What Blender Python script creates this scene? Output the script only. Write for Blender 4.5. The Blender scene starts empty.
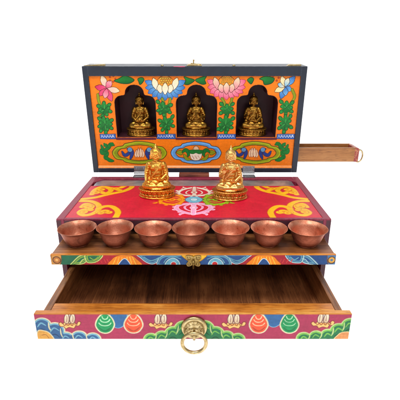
import bpy, bmesh, math, random
import numpy as np
from mathutils import Vector, Matrix
random.seed(7)
S = 0.01                                   # everything below is written in centimetres
PI = math.pi
sc = bpy.context.scene
C = sc.collection

# ------------------------------------------------------------------ camera
F, PX, PY, PITCH = 393.1, 199.1, 198.5, math.radians(20.42)
CAM = np.array([0.55, -36.7, 15.88])
cam_d = bpy.data.cameras.new('camera'); cam = bpy.data.objects.new('camera', cam_d); C.objects.link(cam)
cam.location = Vector(CAM) * S
cam.rotation_euler = (PI / 2 - PITCH, 0, 0)
cam_d.sensor_width = 36; cam_d.lens = F / 400 * 36
cam_d.shift_x = (200 - PX) / 400; cam_d.shift_y = -(200 - PY) / 400
cam_d.clip_start = 0.01; cam_d.clip_end = 50
sc.camera = cam

LID0 = np.array([0.0, 15.34, 0.33]); TILT = math.radians(3.06)

def ray(px, py):
    a = (px - PX) / F; b = (PY - py) / F
    return np.array([a, math.cos(PITCH) + b * math.sin(PITCH), -math.sin(PITCH) + b * math.cos(PITCH)])
def onZ(px, py, z):
    d = ray(px, py); p = CAM + d * ((z - CAM[2]) / d[2]); return (p[0], p[1])
def onY(px, py, y):
    d = ray(px, py); p = CAM + d * ((y - CAM[1]) / d[1]); return (p[0], p[2])
def onLid(px, py):
    n = np.array([0, math.cos(TILT), math.sin(TILT)]); d = ray(px, py)
    t = ((LID0 - CAM) @ n) / (d @ n); p = CAM + d * t - LID0
    return (p[0], p[2] * math.cos(TILT) - p[1] * math.sin(TILT))

# ------------------------------------------------------------------ materials
def lin(c):
    c = np.asarray(c, float) / 255.0
    return np.where(c <= 0.04045, c / 12.92, ((c + 0.055) / 1.055) ** 2.4)
def mat(name):
    m = bpy.data.materials.new(name); m.use_nodes = True
    nt = m.node_tree; b = nt.nodes['Principled BSDF']
    return m, nt, b
def N(nt, t, **kw):
    n = nt.nodes.new(t)
    for k, v in kw.items():
        if k in n.inputs.keys() if hasattr(n.inputs, 'keys') else False: n.inputs[k].default_value = v
        else: setattr(n, k, v)
    return n
def ramp(nt, stops):
    r = nt.nodes.new('ShaderNodeValToRGB'); e = r.color_ramp.elements
    while len(e) < len(stops): e.new(0.5)
    for q, (p, c) in zip(e, stops):
        q.position = p; q.color = (*lin(c), 1) if len(c) == 3 else c
    return r
def coords(nt, scale=(1, 1, 1), rot=(0, 0, 0)):
    t = nt.nodes.new('ShaderNodeTexCoord'); mp = nt.nodes.new('ShaderNodeMapping')
    nt.links.new(t.outputs['Object'], mp.inputs['Vector'])
    mp.inputs['Scale'].default_value = scale; mp.inputs['Rotation'].default_value = rot
    return mp.outputs['Vector']
def noise(nt, vec, scale, detail=4, rough=0.55, dist=0):
    n = nt.nodes.new('ShaderNodeTexNoise'); n.inputs['Scale'].default_value = scale
    n.inputs['Detail'].default_value = detail; n.inputs['Roughness'].default_value = rough
    n.inputs['Distortion'].default_value = dist
    nt.links.new(vec, n.inputs['Vector']); return n.outputs['Fac']
def bump(nt, b, h, strength=0.3, dist=0.0003):
    bp = nt.nodes.new('ShaderNodeBump'); bp.inputs['Strength'].default_value = strength
    bp.inputs['Distance'].default_value = dist
    nt.links.new(h, bp.inputs['Height']); nt.links.new(bp.outputs['Normal'], b.inputs['Normal'])

def edge_mask(nt, width=0.0009, lo=0.25):
    L = nt.links
    bv = nt.nodes.new('ShaderNodeBevel'); bv.samples = 4; bv.inputs['Radius'].default_value = width
    g = nt.nodes.new('ShaderNodeNewGeometry'); d = nt.nodes.new('ShaderNodeVectorMath'); d.operation = 'DOT_PRODUCT'
    L.new(bv.outputs[0], d.inputs[0]); L.new(g.outputs['True Normal'], d.inputs[1])
    v = coords(nt); n = noise(nt, v, 240, 6, 0.7)
    m1 = nt.nodes.new('ShaderNodeMath'); m1.operation = 'MULTIPLY_ADD'       # (1-dot)*k + noise
    sb = nt.nodes.new('ShaderNodeMath'); sb.operation = 'SUBTRACT'; sb.inputs[0].default_value = 1
    L.new(d.outputs['Value'], sb.inputs[1]); L.new(sb.outputs[0], m1.inputs[0]); m1.inputs[1].default_value = 2.0; L.new(n, m1.inputs[2])
    rp = ramp(nt, [(0.66, (0, 0, 0, 1)), (0.72, (1, 1, 1, 1))]); L.new(m1.outputs[0], rp.inputs[0])
    return rp.outputs[0]

def paint_mat(name, col=None, rough=0.42, attr=False, coat=0.15, wear=None, wearamt=0.64, var=0.16, spec=0.4):
    m, nt, b = mat(name); L = nt.links
    v = coords(nt)
    n1 = noise(nt, v, 60, 5); n2 = noise(nt, v, 420, 4, 0.7)
    if attr:
        a = nt.nodes.new('ShaderNodeAttribute'); a.attribute_name = 'paint'; src = a.outputs['Color']
    else:
        r = nt.nodes.new('ShaderNodeRGB'); r.outputs[0].default_value = (*lin(col), 1); src = r.outputs[0]
    mr = nt.nodes.new('ShaderNodeMapRange'); L.new(n1, mr.inputs[0])
    mr.inputs[1].default_value = 0.2; mr.inputs[2].default_value = 0.7
    mr.inputs[3].default_value = 1 - var; mr.inputs[4].default_value = 1 + var
    mr2 = nt.nodes.new('ShaderNodeMapRange'); L.new(n2, mr2.inputs[0])
    mr2.inputs[1].default_value = 0.3; mr2.inputs[2].default_value = 0.7
    mr2.inputs[3].default_value = 0.9; mr2.inputs[4].default_value = 1.1
    mm = nt.nodes.new('ShaderNodeMath'); mm.operation = 'MULTIPLY'
    L.new(mr.outputs[0], mm.inputs[0]); L.new(mr2.outputs[0], mm.inputs[1])
    vm = nt.nodes.new('ShaderNodeVectorMath'); vm.operation = 'SCALE'
    L.new(src, vm.inputs[0]); L.new(mm.outputs[0], vm.inputs['Scale'])
    out = vm.outputs[0]
    if wear is not None:
        n3 = noise(nt, v, 130, 8, 0.75, 0.6)
        rp = ramp(nt, [(wearamt, (0, 0, 0, 1)), (wearamt + 0.04, (1, 1, 1, 1))]); L.new(n3, rp.inputs[0])
        mx = nt.nodes.new('ShaderNodeMix'); mx.data_type = 'RGBA'
        L.new(rp.outputs[0], mx.inputs[0]); L.new(out, mx.inputs[6]); mx.inputs[7].default_value = (*lin(wear), 1)
        out = mx.outputs[2]
        mx = nt.nodes.new('ShaderNodeMix'); mx.data_type = 'RGBA'
        L.new(edge_mask(nt), mx.inputs[0]); L.new(out, mx.inputs[6]); mx.inputs[7].default_value = (*lin(wear), 1)
        out = mx.outputs[2]
    L.new(out, b.inputs['Base Color'])
    rr = nt.nodes.new('ShaderNodeMapRange'); L.new(n1, rr.inputs[0])
    rr.inputs[3].default_value = rough - 0.12; rr.inputs[4].default_value = rough + 0.14
    L.new(rr.outputs[0], b.inputs['Roughness'])
    b.inputs['Coat Weight'].default_value = coat; b.inputs['Coat Roughness'].default_value = 0.25
    b.inputs['Specular IOR Level'].default_value = spec
    bump(nt, b, n2, 0.35, 0.0002)
    return m

def wood_mat(name, dark, mid, light, axis='x', rough=0.45, fine=1.0):
    m, nt, b = mat(name); L = nt.links
    ax = 'xyz'.index(axis)
    def st(along, across): q = [across] * 3; q[ax] = along; return tuple(q)
    big = noise(nt, coords(nt, st(6, 45)), 1.3, 3, 0.5, 0.6)
    lines = noise(nt, coords(nt, st(5, 260 * fine)), 3.0, 5, 0.72, 0.4)
    pore = noise(nt, coords(nt, st(90, 1500)), 1.0, 2, 0.5)
    spot = noise(nt, coords(nt), 60, 4)
    def ma(x, k, y):
        n = nt.nodes.new('ShaderNodeMath'); n.operation = 'MULTIPLY_ADD'; L.new(x, n.inputs[0]); n.inputs[1].default_value = k
        if isinstance(y, float): n.inputs[2].default_value = y
        else: L.new(y, n.inputs[2])
        return n.outputs[0]
    v = ma(big, 0.75, ma(lines, 0.85, ma(spot, 0.35, -0.475)))
    r = ramp(nt, [(0.28, dark), (0.5, mid), (0.74, light)]); L.new(v, r.inputs[0])
    pr = ramp(nt, [(0.34, (0.45, 0.38, 0.34, 1)), (0.42, (1, 1, 1, 1))]); L.new(pore, pr.inputs[0])
    mx = nt.nodes.new('ShaderNodeMix'); mx.data_type = 'RGBA'; mx.blend_type = 'MULTIPLY'; mx.inputs[0].default_value = 0.8
    L.new(r.outputs[0], mx.inputs[6]); L.new(pr.outputs[0], mx.inputs[7])
    L.new(mx.outputs[2], b.inputs['Base Color'])
    rr = nt.nodes.new('ShaderNodeMapRange'); L.new(spot, rr.inputs[0]); rr.inputs[3].default_value = rough - .12; rr.inputs[4].default_value = rough + .15
    L.new(rr.outputs[0], b.inputs['Roughness'])
    b.inputs['Coat Weight'].default_value = 0.15; b.inputs['Coat Roughness'].default_value = 0.2
    bump(nt, b, lines, 0.35, 0.0003)
    return m

def metal_mat(name, c1, c2, rough=0.28, scale=90, stain=None, bumps=0.25, vary=0.0):
    m, nt, b = mat(name); L = nt.links
    v = coords(nt); n1 = noise(nt, v, scale, 5, 0.6, 0.5); n2 = noise(nt, v, scale * 7, 3)
    st = [(0.38, c1), (0.62, c2)]
    if stain: st.append((0.74, stain))
    r = ramp(nt, st); L.new(n1, r.inputs[0]); out = r.outputs[0]
    if vary:
        oi = nt.nodes.new('ShaderNodeObjectInfo'); mr = nt.nodes.new('ShaderNodeMapRange'); L.new(oi.outputs['Random'], mr.inputs[0])
        mr.inputs[3].default_value = 1 - vary; mr.inputs[4].default_value = 1 + vary * .5
        vm = nt.nodes.new('ShaderNodeVectorMath'); vm.operation = 'SCALE'; L.new(out, vm.inputs[0]); L.new(mr.outputs[0], vm.inputs['Scale']); out = vm.outputs[0]
    L.new(out, b.inputs['Base Color'])
    b.inputs['Metallic'].default_value = 1
    rr = nt.nodes.new('ShaderNodeMapRange'); L.new(n1, rr.inputs[0])
    rr.inputs[3].default_value = rough - 0.1; rr.inputs[4].default_value = rough + 0.16
    L.new(rr.outputs[0], b.inputs['Roughness'])
    bump(nt, b, n2, bumps, 0.0002)
    return m

M = {}
M['paint'] = paint_mat('hand_painted_lacquer', attr=True, rough=0.42, coat=0.06, var=0.1, spec=0.25)
M['navy'] = paint_mat('navy_lacquer', (26, 35, 50), rough=0.45, wear=(92, 102, 116), wearamt=0.67, var=0.3)
M['maroon'] = paint_mat('maroon_paint', (138, 36, 62), rough=0.5, wear=(190, 120, 135), wearamt=0.66, var=0.2)
M['inside'] = paint_mat('dark_brown_wash', (62, 36, 26), rough=0.7, coat=0)
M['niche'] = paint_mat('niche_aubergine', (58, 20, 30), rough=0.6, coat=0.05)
M['orange'] = paint_mat('orange_paint', (244, 138, 40), rough=0.45, wear=(255, 190, 130), wearamt=0.6)
M['pinkpaint'] = paint_mat('pink_paint', (190, 70, 110))
M['lip'] = wood_mat('honey_wood', (146, 76, 22), (214, 130, 44), (244, 176, 82), 'x', 0.35)
M['plank'] = wood_mat('plank_wood', (78, 42, 20), (138, 82, 42), (186, 122, 68), 'x', 0.4, 1.2)
M['floor'] = wood_mat('drawer_floor_wood', (84, 46, 26), (142, 84, 46), (188, 120, 70), 'y', 0.55, 1.3)
M['wall'] = wood_mat('drawer_wall_wood', (96, 54, 28), (156, 98, 52), (198, 140, 84), 'y', 0.45)
M['sidewood'] = wood_mat('side_drawer_wood', (134, 82, 38), (172, 112, 56), (196, 138, 80), 'x', 0.5)
M['gold'] = metal_mat('gilded_copper', (252, 194, 92), (226, 152, 58), 0.33, 200, (150, 84, 28), 0.8)
M['goldbase'] = metal_mat('gilded_base', (242, 178, 80), (212, 134, 50), 0.33, 200, (140, 76, 26), 0.8)
M['palegold'] = metal_mat('pale_gilding', (250, 204, 126), (228, 166, 86), 0.33, 200, (160, 96, 44), 0.8)
M['palegoldbase'] = metal_mat('pale_gilt_base', (236, 178, 98), (208, 136, 64), 0.34, 200, (150, 88, 36), 0.8)
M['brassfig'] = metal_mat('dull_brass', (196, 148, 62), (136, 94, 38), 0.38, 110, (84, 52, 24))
M['copper'] = metal_mat('hammered_copper', (230, 160, 130), (204, 126, 96), 0.5, 120, (132, 74, 54), 0.8, .2)
M['copperout'] = metal_mat('shaded_outer_copper', (188, 118, 94), (150, 88, 68), 0.52, 90, (74, 42, 34), 0.8, .15)  # shade put into the colour of the bowl outsides, against the sweep's glow
M['brass'] = metal_mat('antique_brass', (214, 194, 148), (174, 150, 102), 0.34, 160, (112, 92, 58))
M['steel'] = metal_mat('hinge_steel', (176, 176, 178), (146, 144, 146), 0.25, 60)
M['tin'] = metal_mat('tin_lining', (226, 228, 234), (150, 154, 164), 0.36, 22, (96, 100, 110), 0.15)
M['tin'].node_tree.nodes['Principled BSDF'].inputs['Metallic'].default_value = 0.8

# ------------------------------------------------------------------ mesh helpers
def link(name, bm, m, parent=None, smooth=False, loc=None, rot=None, bevel=0):
    me = bpy.data.meshes.new(name); bm.to_mesh(me); bm.free()
    for q in (m if isinstance(m, (list, tuple)) else [m]): me.materials.append(q)
    o = bpy.data.objects.new(name, me); C.objects.link(o)
    if parent: o.parent = parent
    if loc is not None: o.location = Vector(loc) * S
    if rot is not None: o.rotation_euler = rot
    if smooth: me.polygons.foreach_set('use_smooth', [True] * len(me.polygons))
    if bevel:
        bv = o.modifiers.new('bevel', 'BEVEL'); bv.width = bevel * S; bv.segments = 2
        bv.limit_method = 'ANGLE'; bv.angle_limit = math.radians(40)
    return o
def box(bm, x0, x1, y0, y1, z0, z1, mi=0):
    v = [bm.verts.new(Vector((x, y, z)) * S) for x in (x0, x1) for y in (y0, y1) for z in (z0, z1)]
    for f in ((0, 1, 3, 2), (4, 6, 7, 5), (0, 4, 5, 1), (2, 3, 7, 6), (0, 2, 6, 4), (1, 5, 7, 3)):
        bm.faces.new([v[i] for i in f]).material_index = mi
def BM(): return bmesh.new()
def lathe(bm, prof, seg=64, cx=0, cy=0, sx=1, sy=1, axis='z', closed=False):
    rings = []
    for r, h in prof:
        if r < 1e-5:
            p = (cx, cy, h) if axis == 'z' else (cx, h, cy)
            rings.append([bm.verts.new(Vector(p) * S)])
        else:
            ring = []
            for k in range(seg):
                a = 2 * PI * k / seg; c_, s_ = r * math.cos(a) * sx, r * math.sin(a) * sy
                p = (cx + c_, cy + s_, h) if axis == 'z' else (cx + c_, h, cy + s_)
                ring.append(bm.verts.new(Vector(p) * S))
            rings.append(ring)
    for A, B in zip(rings, rings[1:]):
        for k in range(seg):
            k2 = (k + 1) % seg
            if len(A) == 1 and len(B) == 1: continue
            if len(A) == 1: bm.faces.new((A[0], B[k], B[k2]))
            elif len(B) == 1: bm.faces.new((A[k], A[k2], B[0]))
            else: bm.faces.new((A[k], A[k2], B[k2], B[k]))
    bmesh.ops.recalc_face_normals(bm, faces=bm.faces)
def tube(bm, pts, r, seg=10, closed=False):
    pts = [Vector(p) for p in pts]; n = len(pts); rings = []
    rs = r if isinstance(r, (list, tuple)) else [r] * n
    up = None
    for i in range(n):
        a = pts[i - 1] if (i > 0 or closed) else pts[i]; b = pts[(i + 1) % n] if (i < n - 1 or closed) else pts[i]
        t = (b - a).normalized()
        if up is None: up = t.orthogonal().normalized()
        up = (up - t * up.dot(t)).normalized(); w = t.cross(up)
        rings.append([bm.verts.new((pts[i] + (up * math.cos(2 * PI * k / seg) + w * math.sin(2 * PI * k / seg)) * rs[i]) * S) for k in range(seg)])
    m = n if closed else n - 1
    for i in range(m):
        A, B = rings[i], rings[(i + 1) % n]
        for k in range(seg): bm.faces.new((A[k], A[(k + 1) % seg], B[(k + 1) % seg], B[k]))
    if not closed: bm.faces.new(rings[0][::-1]); bm.faces.new(rings[-1])
def ball(bm, c, r, rot=None, sub=3):
    r = (r, r, r) if isinstance(r, (int, float)) else r
    mt = Matrix.Translation(Vector(c) * S)
    if rot is not None:
        from mathutils import Euler
        mt = mt @ Euler(rot).to_matrix().to_4x4()
    mt = mt @ Matrix.Diagonal((r[0] * S, r[1] * S, r[2] * S, 1))
    bmesh.ops.create_icosphere(bm, subdivisions=sub, radius=1, matrix=mt)
def crom(pts, closed=True, k=6):
    P = np.array(pts, float); n = len(P); out = []
    for i in range(n if closed else n - 1):
        p0 = P[(i - 1) % n] if closed or i > 0 else P[i]; p1 = P[i]
        p2 = P[(i + 1) % n]; p3 = P[(i + 2) % n] if closed or i + 2 < n else P[(i + 1) % n]
        for j in range(k):
            t = j / k
            out.append(0.5 * (2 * p1 + (p2 - p0) * t + (2 * p0 - 5 * p1 + 4 * p2 - p3) * t * t + (3 * p1 - p0 - 3 * p2 + p3) * t ** 3))
    if not closed: out.append(P[-1])
    return np.array(out)

# ------------------------------------------------------------------ hand-painted panels: a fine grid whose vertices carry paint
class Canvas:
    def __init__(s, u0, u1, v0, v1, step, base, conv):
        s.nu = int((u1 - u0) / step) + 1; s.nv = int((v1 - v0) / step) + 1
        s.u = np.linspace(u0, u1, s.nu); s.v = np.linspace(v0, v1, s.nv); s.h = step
        s.U, s.V = np.meshgrid(s.u, s.v)
        s.col = np.empty((s.nv, s.nu, 3)); s.col[:] = base
        s.hgt = np.zeros((s.nv, s.nu)); s.conv = conv
        rng = np.random.RandomState(int(abs(u0 * 7 + v0 * 13 + v1 * 31)) + 3)
        def vn(cu, cv):
            g = rng.rand(int((v1 - v0) / cv) + 3, int((u1 - u0) / cu) + 3) * 2 - 1
            x = (s.U - u0) / cu; y = (s.V - v0) / cv; i = x.astype(int); j = y.astype(int); x = x - i; y = y - j
            x = x * x * (3 - 2 * x); y = y * y * (3 - 2 * y)
            return (g[j, i] * (1 - x) + g[j, i + 1] * x) * (1 - y) + (g[j + 1, i] * (1 - x) + g[j + 1, i + 1] * x) * y
        s.w = vn(.9, .9) * .6 + vn(.35, .35) * .35
        s.br = vn(.6, .12) * .5 + vn(.15, .4) * .3 + vn(2.5, 2.5) * .6
        s.col *= (1 + .05 * s.br)[..., None]
    def _map(s, pts, raw):
        return np.array([p if raw else s.conv(*p) for p in pts], float)
    def _win(s, P, pad):
        a = np.searchsorted(s.u, P[:, 0].min() - pad); b = np.searchsorted(s.u, P[:, 0].max() + pad)
        c = np.searchsorted(s.v, P[:, 1].min() - pad); d = np.searchsorted(s.v, P[:, 1].max() + pad)
        return slice(c, d), slice(a, b)
    @staticmethod
    def _dist(U, V, P, closed):
        d = np.full(U.shape, 1e9); n = len(P); ins = np.zeros(U.shape, bool); tt = np.zeros(U.shape)
        for i in range(n if closed else n - 1):
            a = P[i]; b = P[(i + 1) % n]; e = b - a; L2 = e @ e + 1e-12
            t = np.clip(((U - a[0]) * e[0] + (V - a[1]) * e[1]) / L2, 0, 1)
            q = np.hypot(U - a[0] - t * e[0], V - a[1] - t * e[1])
            k = q < d; d = np.where(k, q, d); tt = np.where(k, (i + t) / max(1, n - 1), tt)
            if closed and a[1] != b[1]:
                cr = ((a[1] > V) != (b[1] > V)) & (U < (b[0] - a[0]) * (V - a[1]) / (b[1] - a[1]) + a[0])
                ins ^= cr
        return (np.where(ins, -d, d) if closed else d), tt
    def _put(s, w, alpha, color, hgt=0.008):
        U, V = s.U[w], s.V[w]
        c = np.array(color, float)
        if c.ndim == 1: c = c * (1 + 0.06 * s.br[w])[..., None]
        s.col[w] = s.col[w] * (1 - alpha[..., None]) + c * alpha[..., None]
        s.hgt[w] = np.maximum(s.hgt[w], hgt * alpha)
    def wob(s, w): return 0.035 * s.w[w]
    def fill(s, pts, color, edge=None, ew=0.07, c2=None, g=None, smooth=True, raw=False, rim=None, rw=0.12):
        """color inside; c2 with g=(p,q): colour blends from color at p to c2 at q; rim: lighter paint just inside the edge"""
        P = s._map(pts, raw)
        if smooth: P = crom(P, True, 5)
        w = s._win(P, 0.3)
        U, V = s.U[w], s.V[w]
        if U.size == 0: return
        d, _ = s._dist(U, V, P, True); d = d + s.wob(w)
        c = np.zeros(U.shape + (3,)) + np.array(color, float)
        if c2 is not None:
            q = s._map(g, raw); e = q[1] - q[0]
            t = np.clip(((U - q[0][0]) * e[0] + (V - q[0][1]) * e[1]) / (e @ e + 1e-9), 0, 1)[..., None]
            c = c * (1 - t) + np.array(c2, float) * t
            ang = (U - q[0][0]) * e[1] - (V - q[0][1]) * e[0]
            c = c * (1 + 0.10 * np.sin(ang / math.sqrt(e @ e) * 38))[..., None]
        else:
            c = c * (1 + 0.09 * s.br[w])[..., None]
        if rim is not None:
            t = np.clip(1 - np.abs(d + ew + rw * 0.6) / rw, 0, 1)[..., None]; c = c * (1 - t) + np.array(rim, float) * t
        s._put(w, np.clip(0.5 - d / s.h, 0, 1), c)
        if edge is not None:
            s._put(w, np.clip(0.5 - (np.abs(d) - ew / 2) / s.h, 0, 1), edge, 0.012)
    def line(s, pts, width, color, edge=None, ew=0.05, taper=False, smooth=True, raw=False):
        P = s._map(pts, raw)
        if smooth and len(P) > 2: P = crom(P, False, 6)
        w = s._win(P, width + 0.2); U, V = s.U[w], s.V[w]
        if U.size == 0: return
        d, t = s._dist(U, V, P, False); hw = width / 2
        if taper: hw = hw * (0.25 + 0.75 * np.sin(PI * np.clip(t, 0.02, 0.98)) ** 0.6)
        d = d + s.wob(w) * 0.6
        if edge is not None: s._put(w, np.clip(0.5 - (d - hw - ew) / s.h, 0, 1), edge)
        s._put(w, np.clip(0.5 - (d - hw) / s.h, 0, 1), color, 0.014)
    def dot(s, p, r, color, edge=None, ew=0.06, raw=False, ry=None):
        c = s._map([p], raw)[0]; ry = ry or r
        s.fill([(c[0] + r * math.cos(a), c[1] + ry * math.sin(a)) for a in np.linspace(0, 2 * PI, 13)[:-1]], color, edge, ew, raw=True)
    def build(s, name, m, parent, to3, normal, hole=None, holes=(), rel=1.0):
        """to3(u, v) arrays -> xyz in cm; holes: list of polygons to cut out, their rims snapped to the outline"""
        U, V = s.U.copy(), s.V.copy(); keep = np.ones((s.nv - 1, s.nu - 1), bool)
        for P in holes:
            P = np.array(P); w = s._win(P, 0.3); u, v = U[w], V[w]
            d, _ = s._dist(u, v, P, True)
            cu = 0.25 * (U[:-1, :-1] + U[1:, :-1] + U[:-1, 1:] + U[1:, 1:]); cv = 0.25 * (V[:-1, :-1] + V[1:, :-1] + V[:-1, 1:] + V[1:, 1:])
            w2 = (slice(w[0].start, w[0].stop - 1), slice(w[1].start, w[1].stop - 1))
            dc, _ = s._dist(cu[w2], cv[w2], P, True); keep[w2] &= dc > 0
            gy, gx = np.gradient(d, s.h)
            near = (np.abs(d) < s.h * 0.75); g = np.hypot(gx, gy) + 1e-9
            U[w] = np.where(near, u - d * gx / g, u); V[w] = np.where(near, v - d * gy / g, v)
        xyz = np.stack(to3(U, V), -1) + np.array(normal) * (s.hgt * rel)[..., None]
        idx = np.arange(s.nu * s.nv).reshape(s.nv, s.nu)
        q = np.stack([idx[:-1, :-1], idx[:-1, 1:], idx[1:, 1:], idx[1:, :-1]], -1)[keep].reshape(-1, 4)
        used = np.zeros(s.nu * s.nv, bool); used[q.ravel()] = True
        rem = np.cumsum(used) - 1; q = rem[q]
        co = (xyz.reshape(-1, 3)[used] * S).astype(np.float32); cl = lin(np.clip(s.col.reshape(-1, 3)[used], 0, 255))
        me = bpy.data.meshes.new(name); me.vertices.add(len(co)); me.vertices.foreach_set('co', co.ravel())
        me.loops.add(q.size); me.loops.foreach_set('vertex_index', q.ravel().astype(np.int32))
        me.polygons.add(len(q)); me.polygons.foreach_set('loop_start', np.arange(0, q.size, 4, dtype=np.int32))
        me.polygons.foreach_set('loop_total', np.full(len(q), 4, np.int32)); me.update(calc_edges=True)
        me.polygons.foreach_set('use_smooth', [True] * len(q))
        a = me.color_attributes.new('paint', 'FLOAT_COLOR', 'POINT')
        a.data.foreach_set('color', np.concatenate([cl, np.ones((len(cl), 1))], 1).astype(np.float32).ravel())
        me.materials.append(m); o = bpy.data.objects.new(name, me); C.objects.link(o); o.parent = parent
        return o

# ------------------------------------------------------------------ the setting: an added white sweep, made to glow so shadows wash out
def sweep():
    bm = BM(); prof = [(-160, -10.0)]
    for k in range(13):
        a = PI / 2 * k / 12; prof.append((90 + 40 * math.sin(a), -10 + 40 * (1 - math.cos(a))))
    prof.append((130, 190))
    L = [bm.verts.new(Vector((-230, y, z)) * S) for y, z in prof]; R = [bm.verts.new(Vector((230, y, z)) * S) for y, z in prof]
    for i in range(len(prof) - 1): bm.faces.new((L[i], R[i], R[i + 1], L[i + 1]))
    m, nt, b = mat('glowing_white_sweep')
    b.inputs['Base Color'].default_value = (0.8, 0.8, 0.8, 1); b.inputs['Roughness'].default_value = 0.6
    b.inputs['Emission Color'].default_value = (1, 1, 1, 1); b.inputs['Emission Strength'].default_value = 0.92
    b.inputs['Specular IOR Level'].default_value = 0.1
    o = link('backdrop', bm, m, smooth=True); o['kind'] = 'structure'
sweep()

# ------------------------------------------------------------------ the altar box
root = bpy.data.objects.new('altar_box', None); C.objects.link(root); root.location = (0, 7 * S, -10 * S)
root['label'] = 'painted wooden altar box with open lid, three arched niches and pulled out drawers'
root['category'] = 'altar box'
OFF = Vector((0, 7, -10))
def child(o): o.parent = root; o.location = o.location - OFF * S; return o

W2 = 14.0; D = 14.5
bm = BM()
for s_ in (-1, 1):
    a, b_ = sorted((s_ * 13.5, s_ * W2)); box(bm, a, b_, 0, D, -10, -1)
    a, b_ = sorted((s_ * 13.2, s_ * W2)); box(bm, a, b_, 0, D, -1.001, 0)
box(bm, -13.2, 13.2, 13.45, D, -0.6, -0.002); box(bm, -13.5, 13.5, D - 0.5, D, -10, -1.0)         # back
box(bm, -13.5, 13.5, 0.02, D - 0.5, -10, -9.5)         # bottom
box(bm, -13.2, 13.2, 0.42, 13.45, -0.75, -0.5)         # deck under panel and tin strip
box(bm, -13.2, 13.2, 0.02, 0.42, -0.22, -0.003)
body = child(link('box_body', bm, M['maroon'], bevel=0.06))
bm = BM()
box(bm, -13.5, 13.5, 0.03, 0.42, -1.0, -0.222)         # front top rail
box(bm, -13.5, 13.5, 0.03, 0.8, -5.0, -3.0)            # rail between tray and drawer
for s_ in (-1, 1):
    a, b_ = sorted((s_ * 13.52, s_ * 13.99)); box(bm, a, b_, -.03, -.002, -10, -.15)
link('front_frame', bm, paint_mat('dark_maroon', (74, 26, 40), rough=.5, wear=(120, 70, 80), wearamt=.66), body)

# red painted top panel --------------------------------------------------
RED = (214, 24, 54); YEL = (250, 186, 22); YD = (214, 120, 10)
zt = -0.06
top = Canvas(-13.2, 13.2, 0.42, 10.55, 0.042, RED, lambda x, y: onZ(x, y, zt))
def mir(pts): return [(388.6 - x, y) for x, y in pts]
def corner(f):
    for pts, w in (([(83, 199), (95, 197.6), (104, 195.4), (112, 193.6), (122, 191.6), (129, 189), (132, 186.3), (127, 185.4), (121, 187.6)], 0.62),
                   ([(92, 194.4), (95, 190), (101, 187), (108, 187.6), (111, 190.6), (106, 193.4), (101, 192)], 0.6),
                   ([(108, 188), (114, 188.5), (120, 190.4)], 0.6),
                   ([(81.5, 201), (91, 201.4), (98, 204.5), (98.6, 209.6), (92, 214), (84, 215.2), (79.6, 212.6), (84, 209.6), (91, 210)], 0.6),
                   ([(98, 209), (104, 206.6), (111, 206.4), (116.4, 209.4), (118, 213), (115.5, 217.6)], 0.62),
                   ([(82, 207), (86, 204), (92, 206), (90, 209)], 0.6),
                   ([(99, 212.4), (104, 211.4), (109, 212.4)], 0.75)):
        top.line(f(pts), w, YEL, edge=YD, ew=0.05)
    for p, r in (((96, 192.6), .5), ((101, 189.6), .5), ((116, 188.6), .45), ((88, 206.4), .55), ((105, 211.6), .55), ((84, 212), .45), ((101, 213), .4)):
        q = f([p])[0]; top.dot(q, r, YEL, YD)
        top.dot(q, r * .35, (236, 140, 16))
corner(lambda p: p); corner(mir)
cx, cy = -0.05, 5.75
def arm(ang, col, edge, length=4.35, wid=1.0):
    ca, sa = math.cos(ang), math.sin(ang)
    def T(l, r): return (cx + r * ca - l * sa * 1.0, cy + r * sa + l * ca)
    t = lambda pts: [T(l * wid, r) for l, r in pts]
    for sgn in (-1, 1):
        top.line(t([(0.2 * sgn, 1.25), (1.1 * sgn, 1.45), (1.85 * sgn, 2.1), (1.75 * sgn, 3.0), (1.1 * sgn, 3.75), (0.35 * sgn, length - .15)]), 0.4, col, edge=edge, ew=0.07, raw=True)
        for l, r, q in ((1.75, 1.55, .26), (2.15, 2.3, .2), (2.1, 3.05, .22), (1.5, 3.75, .18)):
            top.dot(T(l * sgn * wid, r), q, col, edge, .05, raw=True)
        for l, r in ((1.2, 4.15),):
            top.line([T(l * sgn * wid * .85, r), T(l * sgn * wid * 1.12, r + .12), T(l * sgn * wid * 1.16, r + .42)], .26, col, edge=edge, ew=.05, taper=True, raw=True)
        top.line(t([(0.35 * sgn, 1.5), (0.95 * sgn, 2.1), (0.85 * sgn, 2.9), (0.3 * sgn, 3.5)]), 0.16, col, edge=edge, ew=.04, taper=True, raw=True)
    top.line(t([(0, 0.6), (0, length)]), 0.4, col, edge=edge, ew=0.09, raw=True, smooth=False)
    for r, q in ((1.05, .5), (1.7, .3), (2.5, .42), (3.3, .3), (length, .24)):
        top.dot(T(0, r), q, col, edge, raw=True)
    top.dot(T(0, 2.5), .18, edge, raw=True); top.dot(T(0, 1.05), .2, edge, raw=True)
arm(PI / 2, (240, 226, 206), (196, 90, 80)); arm(-PI / 2, (244, 160, 200), (250, 214, 226))
arm(PI, (250, 160, 24), (214, 96, 12), 3.9, .8); arm(0, (158, 196, 30), (96, 130, 24), 3.9, .8)
top.dot((cx, cy), 1.0, (120, 190, 214), (60, 110, 150), .1, raw=True)
top.dot((cx, cy), .45, (196, 226, 232), (60, 110, 150), .06, raw=True)
o = top.build('painted_top', M['paint'], body, lambda u, v: (u, v, u * 0 + zt), (0, 0, 1)); 
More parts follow.
